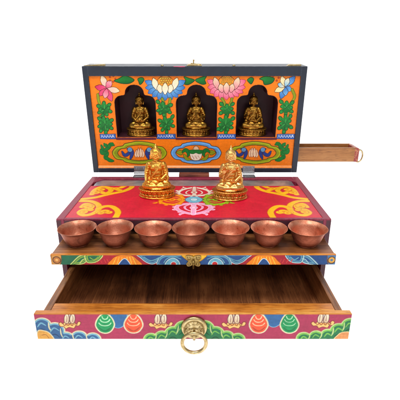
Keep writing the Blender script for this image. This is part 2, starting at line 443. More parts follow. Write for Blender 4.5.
# tin lined recess at the back of the top
bm = BM()
box(bm, -12.95, 12.75, 10.75, 13.25, -0.3, -0.14)
tin = link('tin_strip', bm, M['tin'], body)
bm = BM()
box(bm, -13.2, 13.2, 10.55, 10.72, -0.5, -0.05)
link('wooden_divider', bm, paint_mat('red_edge', (200, 30, 56)), body, bevel=.03)
for s_ in (-1, 1):           # shaped ends beside the tin strip
    bm = BM()
    xs = [(13.2, 13.45), (12.2, 13.45), (13.2, 12.2)]
    lo = [bm.verts.new(Vector((s_ * x, y, -0.5)) * S) for x, y in xs]; hi = [bm.verts.new(Vector((s_ * x, y, -0.02)) * S) for x, y in xs]
    bm.faces.new(hi); bm.faces.new(lo)
    for i in range(3): bm.faces.new((lo[i], lo[(i + 1) % 3], hi[(i + 1) % 3], hi[i]))
    bmesh.ops.recalc_face_normals(bm, faces=bm.faces)
    link('corner_block', bm, M['maroon'], body, bevel=.03)

# ------------------------------------------------------------------ the lid
LT = 3.8; LH = 13.93
# inner opening of the frame, taken on the lid's own face
ix0, ix1, iz0, iz1 = -13.3, 13.28, 0.62, 12.75
bm = BM()
box(bm, -14.0, ix0, 0, LT, 0, LH)
box(bm, ix1, 14.0, 0, LT, 3.5, LH)                       # right side, above the side drawer
box(bm, ix1, 14.0, 0, 0.55, 0, 3.5); box(bm, ix1, 14.0, 3.7, LT, 0, 3.5); box(bm, ix1, 14.0, 0.55, 3.7, 0, 0.95)
box(bm, ix0, ix1, 0.001, LT, iz1, LH - 0.001)
box(bm, ix0, ix1, 0.001, LT, 0.001, iz0)
box(bm, ix0, ix1, LT - 0.3, LT - 0.002, iz0, iz1)
lid = child(link('lid', bm, M['navy'], bevel=0.07))
lid.location = Vector(LID0) * S - OFF * S; lid.rotation_euler = (TILT, 0, 0)

nich = [(2.62, 0), (2.62, 4.5), (2.5, 4.95), (2.15, 5.3), (1.7, 5.42), (1.3, 5.5), (1.18, 5.75), (1.12, 6.05), (.9, 6.4), (.5, 6.66), (0, 6.74)]
def niche_outline(cx_, z0):
    r = crom(nich[1:], False, 4); h = [(2.62, 0)] + [tuple(p) for p in r]
    return [(cx_ + x, z0 + z) for x, z in h] + [(cx_ - x, z0 + z) for x, z in h[::-1][1:]]
NZ = onLid(196, 137.6)[1]
NX = [onLid(135.8, 120)[0], onLid(196.6, 120)[0], onLid(256.6, 120)[0]]
rec = 0.22
def lidc(x, y):       # point on the recessed panel
    a = onLid(x, y); return a
OR = (240, 124, 14); OLD = (52, 22, 10)
pan = Canvas(ix0, ix1, iz0, iz1, 0.042, OR, lidc)
GRN = (14, 122, 44); GD = (6, 60, 26); OLV = (140, 152, 22); BLU = (52, 112, 190); LBL = (122, 184, 226); CRM = (248, 226, 178)
PNK = (232, 84, 128); LPK = (250, 176, 176); NVY = (36, 62, 140)
def petal(c, tip, base, w, col, c2, edge=OLD, ew=.05, rim=None):
    b = np.array(base, float); t = np.array(tip, float); e = t - b; n = np.array([-e[1], e[0]]) / np.hypot(*e) * w
    c.fill([b, b + e * .3 + n * .8, b + e * .62 + n, b + e * .88 + n * .5, t, b + e * .88 - n * .5, b + e * .62 - n, b + e * .3 - n * .8], col, edge, ew, c2, (b, t), rim=rim)
def lotus(cx_, cy_, R, outer, outer2, inner, inner2):
    for k in range(11):
        a = math.radians(186 - k * 19.2); x = cx_ + R * math.cos(a); y = cy_ - 1 + 16.5 * max(-.28, math.sin(a)) ** 1 if math.sin(a) > -.3 else cy_
        y = cy_ - 3 + 18.2 * max(0, math.sin(a)) ** .8 - (1.5 if math.sin(a) < .05 else 0)
        petal(pan, (x, y), (cx_ + R * .45 * math.cos(a), cy_ + 1 + 4 * max(0, math.sin(a))), 3.0, outer2, outer, edge=(30, 50, 90) if outer is BLU or outer == LBL else (120, 20, 50), ew=.04)
    pan.fill([(cx_ - 8, cy_ - 4), (cx_ - 4, cy_ - 8.5), (cx_, cy_ - 9.5), (cx_ + 4, cy_ - 8.5), (cx_ + 8, cy_ - 4), (cx_ + 4, cy_ + 3), (cx_ - 4, cy_ + 3)], (236, 150, 40), OLD, .05)
    for i in range(5):
        for j in range(3): pan.dot((cx_ - 4.4 + 2.2 * i + (j % 2), cy_ - 7 + 2.2 * j), .1, (250, 206, 60), OLD, .035)
    for dx, ty, by, w in ((-11.5, -7.5, 5, 3.1), (11.5, -7.5, 5, 3.1), (-6, -1, 8, 3), (6, -1, 8, 3), (0, -2.5, 9.5, 3.2)):
        petal(pan, (cx_ + dx * 1.05, cy_ + ty), (cx_ + dx * .7, cy_ + by), w, inner2, inner)
def leaf(pts, veins=True):
    P = np.array(pts, float); c_ = P.mean(0)
    g1, g2 = (34, 142, 54), (6, 92, 34)
    if not veins: pan.fill(pts, g1, (4, 44, 20), .07, c2=g2, g=((c_[0], P[:, 1].min()), (c_[0] + 2, P[:, 1].max()))); return
    for p in P:
        q = c_ + (p - c_) * .84; ex = math.atan2(p[1] - c_[1], p[0] - c_[0])
        pan.fill([(q[0] + 2.5 * math.cos(t) * math.cos(ex) - 1.75 * math.sin(t) * math.sin(ex), q[1] + 2.5 * math.cos(t) * math.sin(ex) + 1.75 * math.sin(t) * math.cos(ex)) for t in np.linspace(0, 2 * PI, 11)[:-1]], g1, (4, 44, 20), .07)
    pan.fill(c_ + (P - c_) * .76, g1, c2=g2, g=((c_[0] - 2, P[:, 1].min()), (c_[0] + 2, P[:, 1].max())))
    for p in P[1::3]: pan.line([c_, c_ * .4 + p * .6 + (.4, 0)], .09, (70, 170, 80), taper=True, smooth=False)
    if veins:
        for p in P[::2]: pan.line([c_, c_ * .3 + p * .7], .035, GD, smooth=False)
lotus(165, 85.5, 20.5, BLU, LBL, CRM, (246, 236, 214))
lotus(226.6, 85, 19.5, PNK, LPK, CRM, (240, 130, 150))
for tip, w, c1, c2 in (((101, 75.5), 3, LPK, CRM), ((110.5, 80.5), 3, PNK, LPK), ((119.5, 91.5), 3, LPK, CRM), ((94.5, 87), 3, PNK, (214, 40, 90)), ((98, 96), 2.6, PNK, (224, 60, 104)),
                       ((111.5, 101.5), 3, (224, 60, 104), PNK), ((104.5, 98.5), 2.8, PNK, LPK)):
    petal(pan, tip, (106.5, 89), w, c1, c2)
for a in range(5): pan.dot((112 + 3 * math.cos(a * 1.25), 79 + 3 * math.sin(a * 1.25)), .09, (220, 60, 40), OLD, .03)
pan.line([(97.5, 95), (98, 100), (100, 106)], .3, OLV, GD, .04); pan.line([(100, 116), (100, 130)], .2, OLV, GD, .04)
for tip, w, c1, c2 in (((295.5, 76.5), 3.2, LBL, BLU), ((291.5, 91), 3.2, BLU, LBL), ((281, 99), 3.2, LBL, BLU), ((286, 96), 2.8, BLU, LBL), ((275, 92), 2.8, CRM, (240, 214, 150)), ((278, 84), 2.8, CRM, LBL),
                       ((282, 76.5), 2.8, (250, 220, 160), CRM), ((289, 78), 2.6, LBL, CRM)):
    petal(pan, tip, (285.5, 87), w, c1, c2)
for a in range(5): pan.dot((276 + 3 * math.cos(a * 1.25), 78 + 3 * math.sin(a * 1.25)), .09, (220, 60, 40), OLD, .03)
pan.line([(292.5, 90), (295, 97), (292, 104), (290, 118)], .3, OLV, GD, .04)
for x0, y0, x1, y1 in ((162, 99, 164, 108), (170, 99, 167, 108), (165, 112, 164, 120), (222, 99, 225, 106), (232, 99, 229, 106), (228, 110, 226, 120)):
    pan.line([(x0, y0), ((x0 + x1) / 2 + .8, (y0 + y1) / 2), (x1, y1)], .28, OLV, GD, .04)
leaf([(97.5, 106), (103.5, 102.5), (109.5, 104.5), (108, 108.5), (110.5, 112), (106.5, 115), (102, 117), (98.5, 113), (100, 110)])
leaf([(98, 118), (103, 117.5), (107, 119.5), (112, 120), (110.5, 124.5), (112, 129), (107, 130), (105.5, 134), (100, 132), (98.5, 127), (100, 123)])
leaf([(156.6, 101), (162.5, 103.4), (171.5, 105), (168.5, 109.6), (170.4, 113), (164, 116), (160, 113.6), (157.6, 111), (159.5, 107)])
leaf([(158.6, 120.5), (164.5, 118), (173.5, 115.5), (171.8, 121.5), (173.6, 126.6), (168.6, 129), (166.5, 133.6), (162, 131), (160.8, 126)])
leaf([(220.6, 103.5), (227, 106), (233.6, 103.5), (232, 109), (233.6, 113.6), (227, 116.5), (220, 114), (222, 109)])
leaf([(219.6, 119), (226, 116), (234.2, 118), (232, 123.6), (232, 128), (227.6, 130), (226, 134), (221, 131), (217.4, 130), (220, 125)])
leaf([(280.6, 101), (287, 103), (293.6, 102), (291.5, 108), (292.5, 112), (286, 115.4), (281, 112.6), (282.4, 107)])
leaf([(280, 118), (286, 116), (291.6, 115.5), (290, 121), (292, 128), (286.5, 129), (284, 133.6), (279, 129), (281.5, 124)])
for pts in ([(114, 81), (119, 78.5), (125, 76), (134, 80), (128.5, 83.8), (120, 83.4)], [(137.6, 79), (142, 77.6), (144, 80.5), (140, 84.8), (138.4, 82)],
            [(184, 77), (188, 78), (194.4, 80.4), (189, 84.6), (184.6, 84.4), (185.6, 80.6)], [(206.4, 76.4), (201, 77.6), (195.4, 80.4), (201, 84.4), (206, 84), (204.8, 80)],
            [(247.4, 80), (251, 77.6), (254, 79.4), (251.6, 84.2), (249, 82.6)], [(259.6, 79), (266, 76.4), (274.4, 78.4), (272, 83.4), (265, 85), (263, 81)]):
    leaf(pts, False)
for (x0, x1) in ((99.3, 115.6), (156.2, 175.6), (217.4, 236), (277.2, 295)):
    a = onLid(x0, 134.4); b_ = onLid(x1, 139.4)
    pan.fill([(a[0], a[1]), (b_[0], a[1]), (b_[0], b_[1]), (a[0], b_[1])], (44, 92, 176), (20, 40, 90), .05, smooth=False, raw=True)
    x = a[0] + .15
    while x < b_[0] - .3:
        zc = (a[1] + b_[1]) / 2
        pan.line([(x, zc - .12), (x + .14, zc + .12), (x + .3, zc - .1)], .07, (232, 238, 246), raw=True, smooth=False)
        pan.line([(x, zc + .2), (x + .25, zc + .22)], .05, (200, 216, 240), raw=True, smooth=False); x += .36
for x0, x1 in ((115.6, 156.2), (175.6, 217.4), (236, 277.2)):
    a = onLid(x0, 138); b_ = onLid(x1, 140.4)
    pan.fill([(a[0], a[1]), (b_[0], a[1]), (b_[0], b_[1]), (a[0], b_[1])], (96, 34, 52), smooth=False, raw=True)
def eye(c_, rx, ring, fillc=OR, flip=1):
    def sh(k, kx): return [(c_ + x * kx * rx, 153.4 + y * k * 1.03) for x, y in ((-1, 0), (-.86, -5.6), (-.62, -7), (-.5, -9.4), (0, -11.4), (.5, -9.4), (.62, -7), (.86, -5.6), (1, 0), (.86, 5.6), (.62, 7), (.5, 9), (0, 10.8), (-.5, 9), (-.62, 7), (-.86, 5.6))]
    pan.fill(sh(1, 1), ring, OLD, .07, rim=tuple(min(255, int(v * 1.25)) for v in ring), rw=.15)
    pan.fill(sh(.68, .8), OR, OLD, .07)
eye(139.3, 27.5, OLV); eye(196, 25.5, (92, 150, 206)); eye(255.6, 26, OLV)
for c_ in (139.3, 253.5):
    for s_ in (-1, 1):
        X = lambda x: c_ + s_ * x
        pan.line([(X(17.5), 152), (X(15), 155.6), (X(11.6), 154.5), (X(10), 151.5)], .42, NVY, OLD, .04, taper=True)
        pan.line([(X(12), 149.5), (X(8.5), 150.6), (X(7.5), 154), (X(9), 159)], .5, NVY, OLD, .04, taper=True)
        pan.dot((X(9.6), 150.2), .34, (96, 150, 196), OLD, .05)
    for x, h in ((-3.4, 3.4), (3.4, 3.4), (-1.3, 5), (1.3, 5)):
        pan.fill([(c_ + x, 158), (c_ + x - 1.7, 154.5), (c_ + x * .8, 153 - h), (c_ + x + 1.7, 154.5)], (238, 206, 170), (130, 50, 30), .05)
for s_ in (-1, 1):
    X = lambda x: 196 + s_ * x
    pan.fill([(X(20), 153), (X(16), 150.6), (X(12.6), 152), (X(15), 155.6)], OLV, OLD, .05)
    pan.line([(X(13.4), 152.5), (X(10.5), 150.5), (X(7.6), 153), (X(8), 156.5)], .5, GRN, OLD, .04, taper=True)
    pan.line([(X(12), 155), (X(9.5), 159), (X(6), 160)], .42, OLV, OLD, .04, taper=True)
pan.fill([(191, 152), (190, 156), (192.6, 160.4), (199.4, 160.4), (202, 156), (201, 152)], (240, 228, 206), OLD, .05)
pan.fill([(193.5, 150.6), (193.8, 147.6), (196, 146.4), (198.4, 147.8), (198.6, 150.6)], (226, 190, 150), OLD, .05)
pan.fill([(190, 150.6), (202, 150.6), (203, 153.4), (199, 154.4), (196, 153.4), (193, 154.4), (189.4, 153.4)], GRN, GD, .05)
for x in (193, 196, 199): pan.line([(x - 1, 156), (x + 1, 159.4)], .05, (150, 60, 40), smooth=False)
def vine(f):
    for pts in ([(101, 146), (103, 150), (106.5, 153.5), (105, 158), (106.5, 160)], [(104, 151), (108, 148), (110, 144)], [(110, 144), (113.4, 145.6)], [(105.4, 157.4), (109, 160.5), (113, 161.4)], [(106, 153), (102, 153.4), (100.4, 150)], [(106, 147), (104, 144.4)]):
        pan.line([f(p) for p in pts], .5, GRN, GD, .04, taper=True)
vine(lambda p: p); vine(lambda p: (390.6 - p[0] - 1.4, p[1] - .6))
holes = [niche_outline(x, NZ) for x in NX]
for P in holes: pan.line(P, .1, (40, 14, 20), raw=True, smooth=False)
painted = pan.build('painted_panel', M['paint'], lid, lambda u, v: (u, u * 0 + rec, v), (0, -1, 0), holes=holes)
painted['label'] = 'orange front with painted lotuses, leaves and scalloped medallions'
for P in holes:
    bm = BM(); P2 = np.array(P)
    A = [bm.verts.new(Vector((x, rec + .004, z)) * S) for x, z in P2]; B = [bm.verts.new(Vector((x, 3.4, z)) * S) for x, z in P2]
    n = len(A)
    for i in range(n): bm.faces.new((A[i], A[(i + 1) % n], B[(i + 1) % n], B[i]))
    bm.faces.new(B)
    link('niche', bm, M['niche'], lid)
bm = BM()      # sloping orange sill that catches the light under the panel
v = [bm.verts.new(Vector(p) * S) for x in (ix0 + .02, ix1 - .02) for p in ((x, .04, iz0), (x, .04, iz0 + .1), (x, rec - .02, iz0 + .3), (x, rec - .02, iz0))]
for i in range(4): bm.faces.new((v[i], v[(i + 1) % 4], v[4 + (i + 1) % 4], v[4 + i]))
bm.faces.new(v[:4][::-1]); bm.faces.new(v[4:])
link('sill', bm, M['orange'], lid)
# fittings along the lid's upper edge
bm = BM(); z = LH
box(bm, -1.0, 0.9, .25, 1.0, z - .01, z + .12); box(bm, -.8, .35, .1, .9, z + .1, z + .26)
tube(bm, [(-.15, .5, z + .2), (-.15, .5, z + .5), (-.12, .45, z + .75)], [.09, .08, .12])
tube(bm, [(-.5, .5, z + .3), (.8, .5, z + .18)], .07)
link('latch', bm, M['brass'], lid, bevel=.03)
for x0, x1 in ((-13.8, -11.2), (11.5, 13.3)):
    bm = BM(); s_ = 1 if x0 < 0 else -1
    vs = [(x0, z + .02), (x1, z + .02), (x1, z + .24), (x0, z + .06)] if x0 < 0 else [(x0, z + .02), (x1, z + .02), (x1 - .1, z + .2), (x0 + .3, z + .2)]
    a = [bm.verts.new(Vector((x, .3, q)) * S) for x, q in vs]; b_ = [bm.verts.new(Vector((x, .9, q)) * S) for x, q in vs]
    bm.faces.new(a); bm.faces.new(b_[::-1])
    for i in range(4): bm.faces.new((a[i], a[(i + 1) % 4], b_[(i + 1) % 4], b_[i]))
    bmesh.ops.recalc_face_normals(bm, faces=bm.faces)
    link('edge_clip', bm, M['brass'], lid)
for x in (-4.05, 4.9):
    bm = BM(); ball(bm, (x, .5, z + .04), (.2, .2, .14), sub=2); link('stud', bm, M['brass'], lid, smooth=True)
bm = BM(); ball(bm, (-1.7, .05, z - .05), (.6, .12, .07), sub=3); ball(bm, (-2.2, .04, z - .04), (.5, .1, .05), sub=3)
o = link('paint_smudge', bm, M['pinkpaint'], lid, smooth=True)

# hinges ----------------------------------------------------------------
for px in (140.2, 248.4):
    hx = onLid(px, 170)[0]
    bm = BM()
    box(bm, hx - .82, hx + .82, -.1, -.01, -.1, .95)         # leaf on the lid face
    h = child(link('hinge', bm, M['steel'], bevel=.02)); h.location = Vector(LID0) * S - OFF * S; h.rotation_euler = (TILT, 0, 0)
    bm = BM(); tube(bm, [(hx - .84, 15.18, .36), (hx + .84, 15.18, .36)], .14, 14); k = link('knuckle', bm, M['steel'], h, smooth=False)
    k.matrix_parent_inverse = Matrix.Identity(4)
    R = Matrix.Translation(Vector(LID0) * S) @ Matrix.Rotation(TILT, 4, 'X')
    k.matrix_basis = R.inverted()
    bm = BM(); box(bm, hx - .82, hx + .82, 14.35, 15.1, -1.2, -1.12); box(bm, hx - .82, hx + .82, 14.33, 14.42, -1.1, .1); box(bm, hx - .82, hx + .82, 13.9, 15.2, .02, .1); 
    for q in (-.5, .5): ball(bm, (hx + q, 14.0, .1), (.1, .1, .05), sub=2)
    k = link('lower_leaf', bm, M['steel'], h); k.matrix_basis = R.inverted()
    bm = BM()
    for q in (-.5, .5): ball(bm, (hx + q, -.1, .6), (.12, .05, .12), sub=2)
    link('screw', bm, M['steel'], h, smooth=True)

bm = BM(); xa, xb = onLid(179.3, 173)[0], onLid(209, 173)[0]
box(bm, xa, xb, 14.3, 15.6, .012, .36)
child(link('back_strip', bm, wood_mat('worn_batten', (90, 46, 38), (150, 84, 60), (186, 120, 88), 'x'), bevel=.04))
# small drawer pulled out of the lid's right side -------------------------
sy0, sy1, sz0, sz1, sx1 = 16.0, 18.8, 1.68, 3.64, 22.1
bm = BM(); t = .32
box(bm, 12.0, sx1, sy0, sy0 + t, sz0, sz1); box(bm, 12.0, sx1, sy1 - t, sy1, sz0, sz1)
box(bm, 12.0, sx1, sy0 + t, sy1 - t, sz0, sz0 + .25)
sd = child(link('side_drawer', bm, M['sidewood'], bevel=.04))
bm = BM()
vs = []
for x in (sx1 - .25, sx1 + .42):
    top_ = sz1 + (.06 if x < sx1 else -.12)
    vs.append([bm.verts.new(Vector((x, y, q)) * S) for y, q in ((sy0 - .03, sz0 - .03), (sy1 + .03, sz0 - .03), (sy1 + .03, top_), (sy0 - .03, top_))])
bm.faces.new(vs[0][::-1]); bm.faces.new(vs[1])
for i in range(4): bm.faces.new((vs[0][i], vs[0][(i + 1) % 4], vs[1][(i + 1) % 4], vs[1][i]))
bmesh.ops.recalc_face_normals(bm, faces=bm.faces)
link('end_board', bm, paint_mat('worn_maroon', (152, 62, 60), wear=(196, 128, 92), wearamt=.5), sd, bevel=.12)
bm = BM(); ym = sy0 + .6; rz = 2.3
tube(bm, [(sx1 + .3, ym, 3.1), (sx1 + .62, ym, 3.1)], .12)
tube(bm, [(sx1 + .62 + .18 * math.sin(a) * 1.0 + .42 * (math.sin(a)), ym + .1 * math.sin(a), rz + .05 + .86 * math.cos(a)) for a in np.linspace(0, 2 * PI, 33)[:-1]], .1, 10, True)
link('pull_ring', bm, M['brass'], sd, smooth=True)

# ------------------------------------------------------------------ the shallow tray
ty, tz = -4.1, -1.85
bm = BM()
box(bm, -13.3, 13.3, ty + .35, 9.5, tz - .4, tz - .02)
for s_ in (-1, 1):
    a, b_ = sorted((s_ * 12.9, s_ * 13.3)); box(bm, a, b_, ty + .35, 9.5, tz - 1.1, tz - .4)
tray = child(link('tray', bm, M['plank'], bevel=.04))
bm = BM(); box(bm, -13.4, 13.4, ty, ty + .35, tz - 1.09, tz)
tf = link('tray_front', bm, M['lip'], tray, bevel=.07)
def tc(x, y): return onY(x, y, ty)
tr = Canvas(-13.36, 13.36, tz - 1.05, tz - .07, .03, (168, 28, 46), tc)
TB = (34, 74, 132); TL = (104, 164, 180); TG = (28, 98, 68); TLG = (150, 180, 60)
for f in (lambda x: x, lambda x: 388.4 - x):
    left = f(0) == 0
    c1, c2, ed = ((TG, TLG, (190, 200, 110)) if left else (TB, TL, (170, 206, 206)))
    tr.fill([(f(x), y) for x, y in ((60, 254), (82, 254), (76, 262), (70, 266.5), (60, 266.5))], c1, smooth=False)
    tr.fill([(f(x), y) for x, y in ((70, 266), (74, 261), (80, 256), (86, 255), (88, 259), (84, 263), (76, 264.6))], c1, ed, .11, rim=c2)
    tr.fill([(f(x), y) for x, y in ((86, 254), (102, 254), (100, 259.5), (94, 262.5), (87, 262))], c1, ed, .11, rim=c2)
    tr.fill([(f(x), y) for x, y in ((51, 253), (61, 253), (61.5, 260), (60, 267), (51, 267))], (206, 142, 66) if left else (70, 120, 170), (120, 70, 30), .06, smooth=False)
    tr.dot((f(56.8), 260), .36, (188, 116, 52) if left else (216, 160, 70), (96, 60, 34), .09); tr.dot((f(56.8), 260), .14, (226, 170, 96) if left else (70, 120, 170))
    tr.fill([(f(x), y) for x, y in ((109, 266), (112, 259), (117, 255.5), (124.5, 254.6), (132, 255.5), (137, 259), (141, 266))], (238, 130, 20), (150, 50, 16), .06)
    for x in (113, 117, 121, 128, 132, 136): tr.line([(f(x), 264.5), (f(124.5 + (x - 124.5) * .7), 257)], .07, (250, 190, 70), smooth=False)
    tr.fill([(f(x), y) for x, y in ((119, 266), (121, 261), (124.5, 258.6), (128, 261), (130, 266))], TB, (200, 220, 230), .07)
    tr.fill([(f(x), y) for x, y in ((138, 254), (166, 254), (160, 260), (153, 264), (146, 262), (141, 258))], TB, (180, 206, 206), .09, rim=TL)
    tr.fill([(f(x), y) for x, y in ((160, 266), (158, 260), (164, 255.5), (173, 255), (182, 254), (192, 254), (192, 266))], TB, (176, 204, 204), .07, rim=TL)
    tr.fill([(f(x), y) for x, y in ((166, 266), (167, 261), (173, 258), (178.5, 261), (179, 266))], (104, 166, 190), (190, 214, 210), .08)
    tr.dot((f(173.6), 264), .26, (190, 36, 40), (200, 220, 220))
    tr.fill([(f(x), y) for x, y in ((181, 254), (195, 254), (195, 262), (188, 261))], (236, 182, 40), (150, 90, 20), .05)
    tr.line([(f(x), y) for x, y in ((80, 263), (83, 259.5), (86, 258.6))], .08, ed); tr.line([(f(x), y) for x, y in ((90, 257.5), (94, 259.6), (98, 257))], .08, c2)
    tr.line([(f(x), y) for x, y in ((144, 257), (151, 260.6), (160, 257.4))], .1, TL); tr.line([(f(x), y) for x, y in ((164, 262.5), (167, 258.6), (174, 256.8), (181, 259))], .08, TL)
    for x in (96, 100, 104, 107): tr.line([(f(x), 259), (f(x + 2), 263)], .05, (214, 70, 60), smooth=False)
tr.build('painted_strip', M['paint'], tray, lambda u, v: (u, u * 0 + ty - .012, v), (0, -1, 0)).location = (0, 0, 0)
bm = BM(); pc = onY(193.4, 261.5, ty - .1); X0, Z0 = pc[0], pc[1]
for s_ in (-1, 1):           # two wings like a butterfly
    outl = crom([(0, .45), (.28, .62), (.66, .62), (.72, .3), (.5, .05), (.66, -.25), (.55, -.52), (.2, -.45), (0, -.2)], True, 4)
    A = [bm.verts.new(Vector((X0 + s_ * x, ty - .13, Z0 + zz)) * S) for x, zz in outl]; B = [bm.verts.new(Vector((X0 + s_ * x, ty - .02, Z0 + zz)) * S) for x, zz in outl]
    bm.faces.new(A); bm.faces.new(B)
    for i in range(len(A)): bm.faces.new((A[i], A[(i + 1) % len(A)], B[(i + 1) % len(A)], B[i]))
    ball(bm, (X0 + s_ * .42, ty - .14, Z0 + .35), (.2, .08, .17), sub=2); ball(bm, (X0 + s_ * .4, ty - .14, Z0 - .25), (.17, .08, .15), sub=2)
bmesh.ops.recalc_face_normals(bm, faces=bm.faces)
M['oldbrass'] = metal_mat('dull_old_brass', (176, 148, 92), (136, 108, 58), 0.42, 160, (84, 64, 36))
pl = link('butterfly_plate', bm, M['oldbrass'], tray, bevel=.02)
bm = BM()
tube(bm, [(X0, ty - .12, Z0 + .18), (X0, ty - .38, Z0 + .16), (X0, ty - .42, Z0 - .1), (X0, ty - .36, Z0 - .62)], [.09, .1, .1, .07])
ball(bm, (X0, ty - .4, Z0 + .1), .15, sub=2)
link('peg', bm, M['oldbrass'], tray, smooth=True)

# ------------------------------------------------------------------ the large drawer
dz = -5.8; dy = -7.8
bm = BM()
for s_ in (-1, 1):
    a, b_ = sorted((s_ * 12.75, s_ * 13.4)); box(bm, a, b_, -7.2, 6, -8.5, dz)
box(bm, -12.75, 12.75, 5.4, 6, -8.5, dz)
dr = child(link('large_drawer', bm, M['wall'], bevel=.05))
bm = BM(); box(bm, -12.74, 12.74, -7.15, 5.39, -8.48, -8.1)
link('drawer_floor', bm, M['floor'], dr)
bm = BM(); box(bm, -12.74, 12.74, -7.21, -6.12, -8.45, dz + .01)
link('inner_board', bm, M['lip'], dr, bevel=.06)
bm = BM(); box(bm, -14.05, 14.05, dy, -7.22, -8.45, dz + .07)
link('drawer_front', bm, M['lip'], dr, bevel=.06)
MV = (166, 50, 82)
df = Canvas(-14.02, 14.02, -8.42, dz + .02, .036, MV, lambda x, y: onY(x, y, dy))
CR = (212, 202, 164); DB = (48, 92, 138); DG = (34, 112, 68)
def cloud(lobes, col, rim, edge, low):
    def ring(x, y, q): return [(x + q * math.cos(t), y + q * .86 * math.sin(t)) for t in np.linspace(0, 2 * PI, 17)[:-1]]
    for x, y, q in lobes: df.fill(ring(x, y, q), edge)
    for x, y, q in lobes: df.fill(ring(x, y + .1, q - 1.2), rim)
    for x, y, q in lobes: df.fill(ring(x, y + .3, q - 2.7), col)
    for (x0, y0, q0), (x1, y1, q1) in zip(lobes, lobes[1:]):        # body of the cloud, flowing from lobe to lobe
        df.fill([(x0, y0 - q0 * .35), (x1, y1 - q1 * .35), (x1 + (x1 - x0) * .1, y1 + 14), (x0, y0 + 14)], col, smooth=False)
        xm, ym = (x0 + x1) / 2, (y0 + y1) / 2
        df.line([(xm, ym - q1 * .62), (xm + (x0 - x1) * .06, ym - q1 * .1), (xm + (x0 - x1) * .22, ym + q1 * .25)], .12, edge, taper=True)
    for i, (x, y, q) in enumerate(lobes):
        sg = 1 if i % 2 else -1
        df.line([(x - q * .45, y + q * .1), (x - q * .1, y - q * .3), (x + q * .4, y - q * .05)], .13, rim, taper=True)
        df.line([(x - q * .5, y + q * .55), (x, y + q * .3), (x + q * .5, y + q * .6)], .12, low, taper=True)
LB = (112, 166, 188)
cloud([(93, 339.5, 8.5), (79, 338, 9), (66, 338.5, 8.5), (55, 331, 10.5), (42, 326, 10)], DB, LB, CR, (28, 62, 104))
df.fill([(38, 331), (44, 330.6), (50, 333.4), (54, 341), (38, 341)], (222, 160, 70), CR, .1); df.line([(42, 335), (46, 334.6), (49, 338)], .08, (160, 100, 40))
def offering(c_, y=0, k=1, lean=0):
    df.fill([(c_ + k * x, yy + y) for x, yy in ((-12, 323.6), (-9.6, 322), (-7.4, 323.6), (-5, 321.6), (0, 321), (5, 321.8), (7.6, 323.8), (10, 321.4), (12.6, 322.4), (11, 325.4), (7, 326), (5, 328.2), (0, 327.2), (-4, 328.6), (-6.4, 326.4), (-10, 326.4))], (216, 158, 80), (116, 48, 44), .06, rim=(240, 196, 122))
    for x, q in ((-7, 1), (-3, 2), (1.4, 1.4), (5.6, .6)): df.line([(c_ + k * x, 323.4 + y + q * .3), (c_ + k * (x + 1.5), 325.4 + y), (c_ + k * (x + 3.2), 323.8 + y)], .055, (130, 62, 40))
    for x, w, c in ((0, 2.0, (196, 186, 172)), (-3.2, 2.9, (232, 216, 188)), (3.4, 2.9, (236, 222, 196))):
        df.fill([(c_ + k * (x - w * .6), 322.6 + y), (c_ + k * (x - w) + lean, 318.4 + y), (c_ + k * (x - w * .4) + lean * 2, 314 + y), (c_ + k * (x + w * .5) + lean * 2, 313.4 + y), (c_ + k * (x + w) + lean, 318 + y), (c_ + k * (x + w * .6), 322.8 + y)], c, (104, 60, 62), .06, c2=(206, 176, 140), g=((c_, 314), (c_, 323)))
        df.line([(c_ + k * x + lean, 315.4 + y), (c_ + k * (x + .5), 318 + y), (c_ + k * x, 321.4 + y)], .06, (150, 112, 100))
offering(69.5, 0, .9); offering(160.5, .4, 1); offering(233.5, .2, 1); offering(322.5, -.6, .95, .8)
def egg(c_, col, arc):
    df.fill([(c_ - 9.4, 325), (c_ - 7, 318.4), (c_ - 2.6, 314), (c_ + 2.6, 314), (c_ + 7, 318.4), (c_ + 9.4, 325), (c_ + 6, 331), (c_, 333), (c_ - 6, 331)], col, CR, .13)
    for r, yy in ((3, 317), (4.8, 320), (6, 323.5)):
        df.line([(c_ - r, yy - .6), (c_ - r * .75, yy + 1.1), (c_ - r * .3, yy + 2), (c_ + r * .3, yy + 2), (c_ + r * .75, yy + 1.1), (c_ + r, yy - .6)], .085, arc)
    df.fill([(c_ - 6.6, 326.6), (c_, 330.2), (c_ + 6.6, 326.6), (c_ + 4, 330), (c_, 331.4), (c_ - 4, 330)], tuple(v * .78 for v in col))
df.fill([(111, 312), (126, 312), (126, 323), (119, 328), (113, 325)], (48, 98, 150), (120, 166, 190), .07)
df.fill([(265, 312), (283, 312), (282, 322), (274, 327), (267, 323)], (48, 98, 150), (120, 166, 190), .07)
egg(105, (26, 142, 82), (170, 214, 170)); egg(133.4, (228, 84, 50), (250, 190, 150)); egg(258.6, (228, 84, 50), (250, 190, 150)); egg(289.4, (26, 142, 82), (170, 214, 170))
LG = (112, 176, 74); CG = (178, 196, 128)
for f in (lambda x: x, lambda x: 388.6 - x):
    cloud([(f(x), y, q) for x, y, q in ((151, 339.5, 8), (162, 337.5, 8.5), (173, 334, 9.5), (184, 329, 10.5))], DG, LG, CG, (16, 78, 48))
cloud([(304, 339, 8.5), (316, 337, 8), (328, 336, 8.5), (339, 331, 9.5), (350, 326, 9.5)], DG, LG, CG, (16, 78, 48))
df.fill([(334, 341), (338, 334.6), (344, 332), (351, 333), (353, 341)], (212, 140, 84), (232, 196, 140), .08)
df.build('painted_strip', M['paint'], dr, lambda u, v: (u, u * 0 + dy - .012, v), (0, -1, 0))
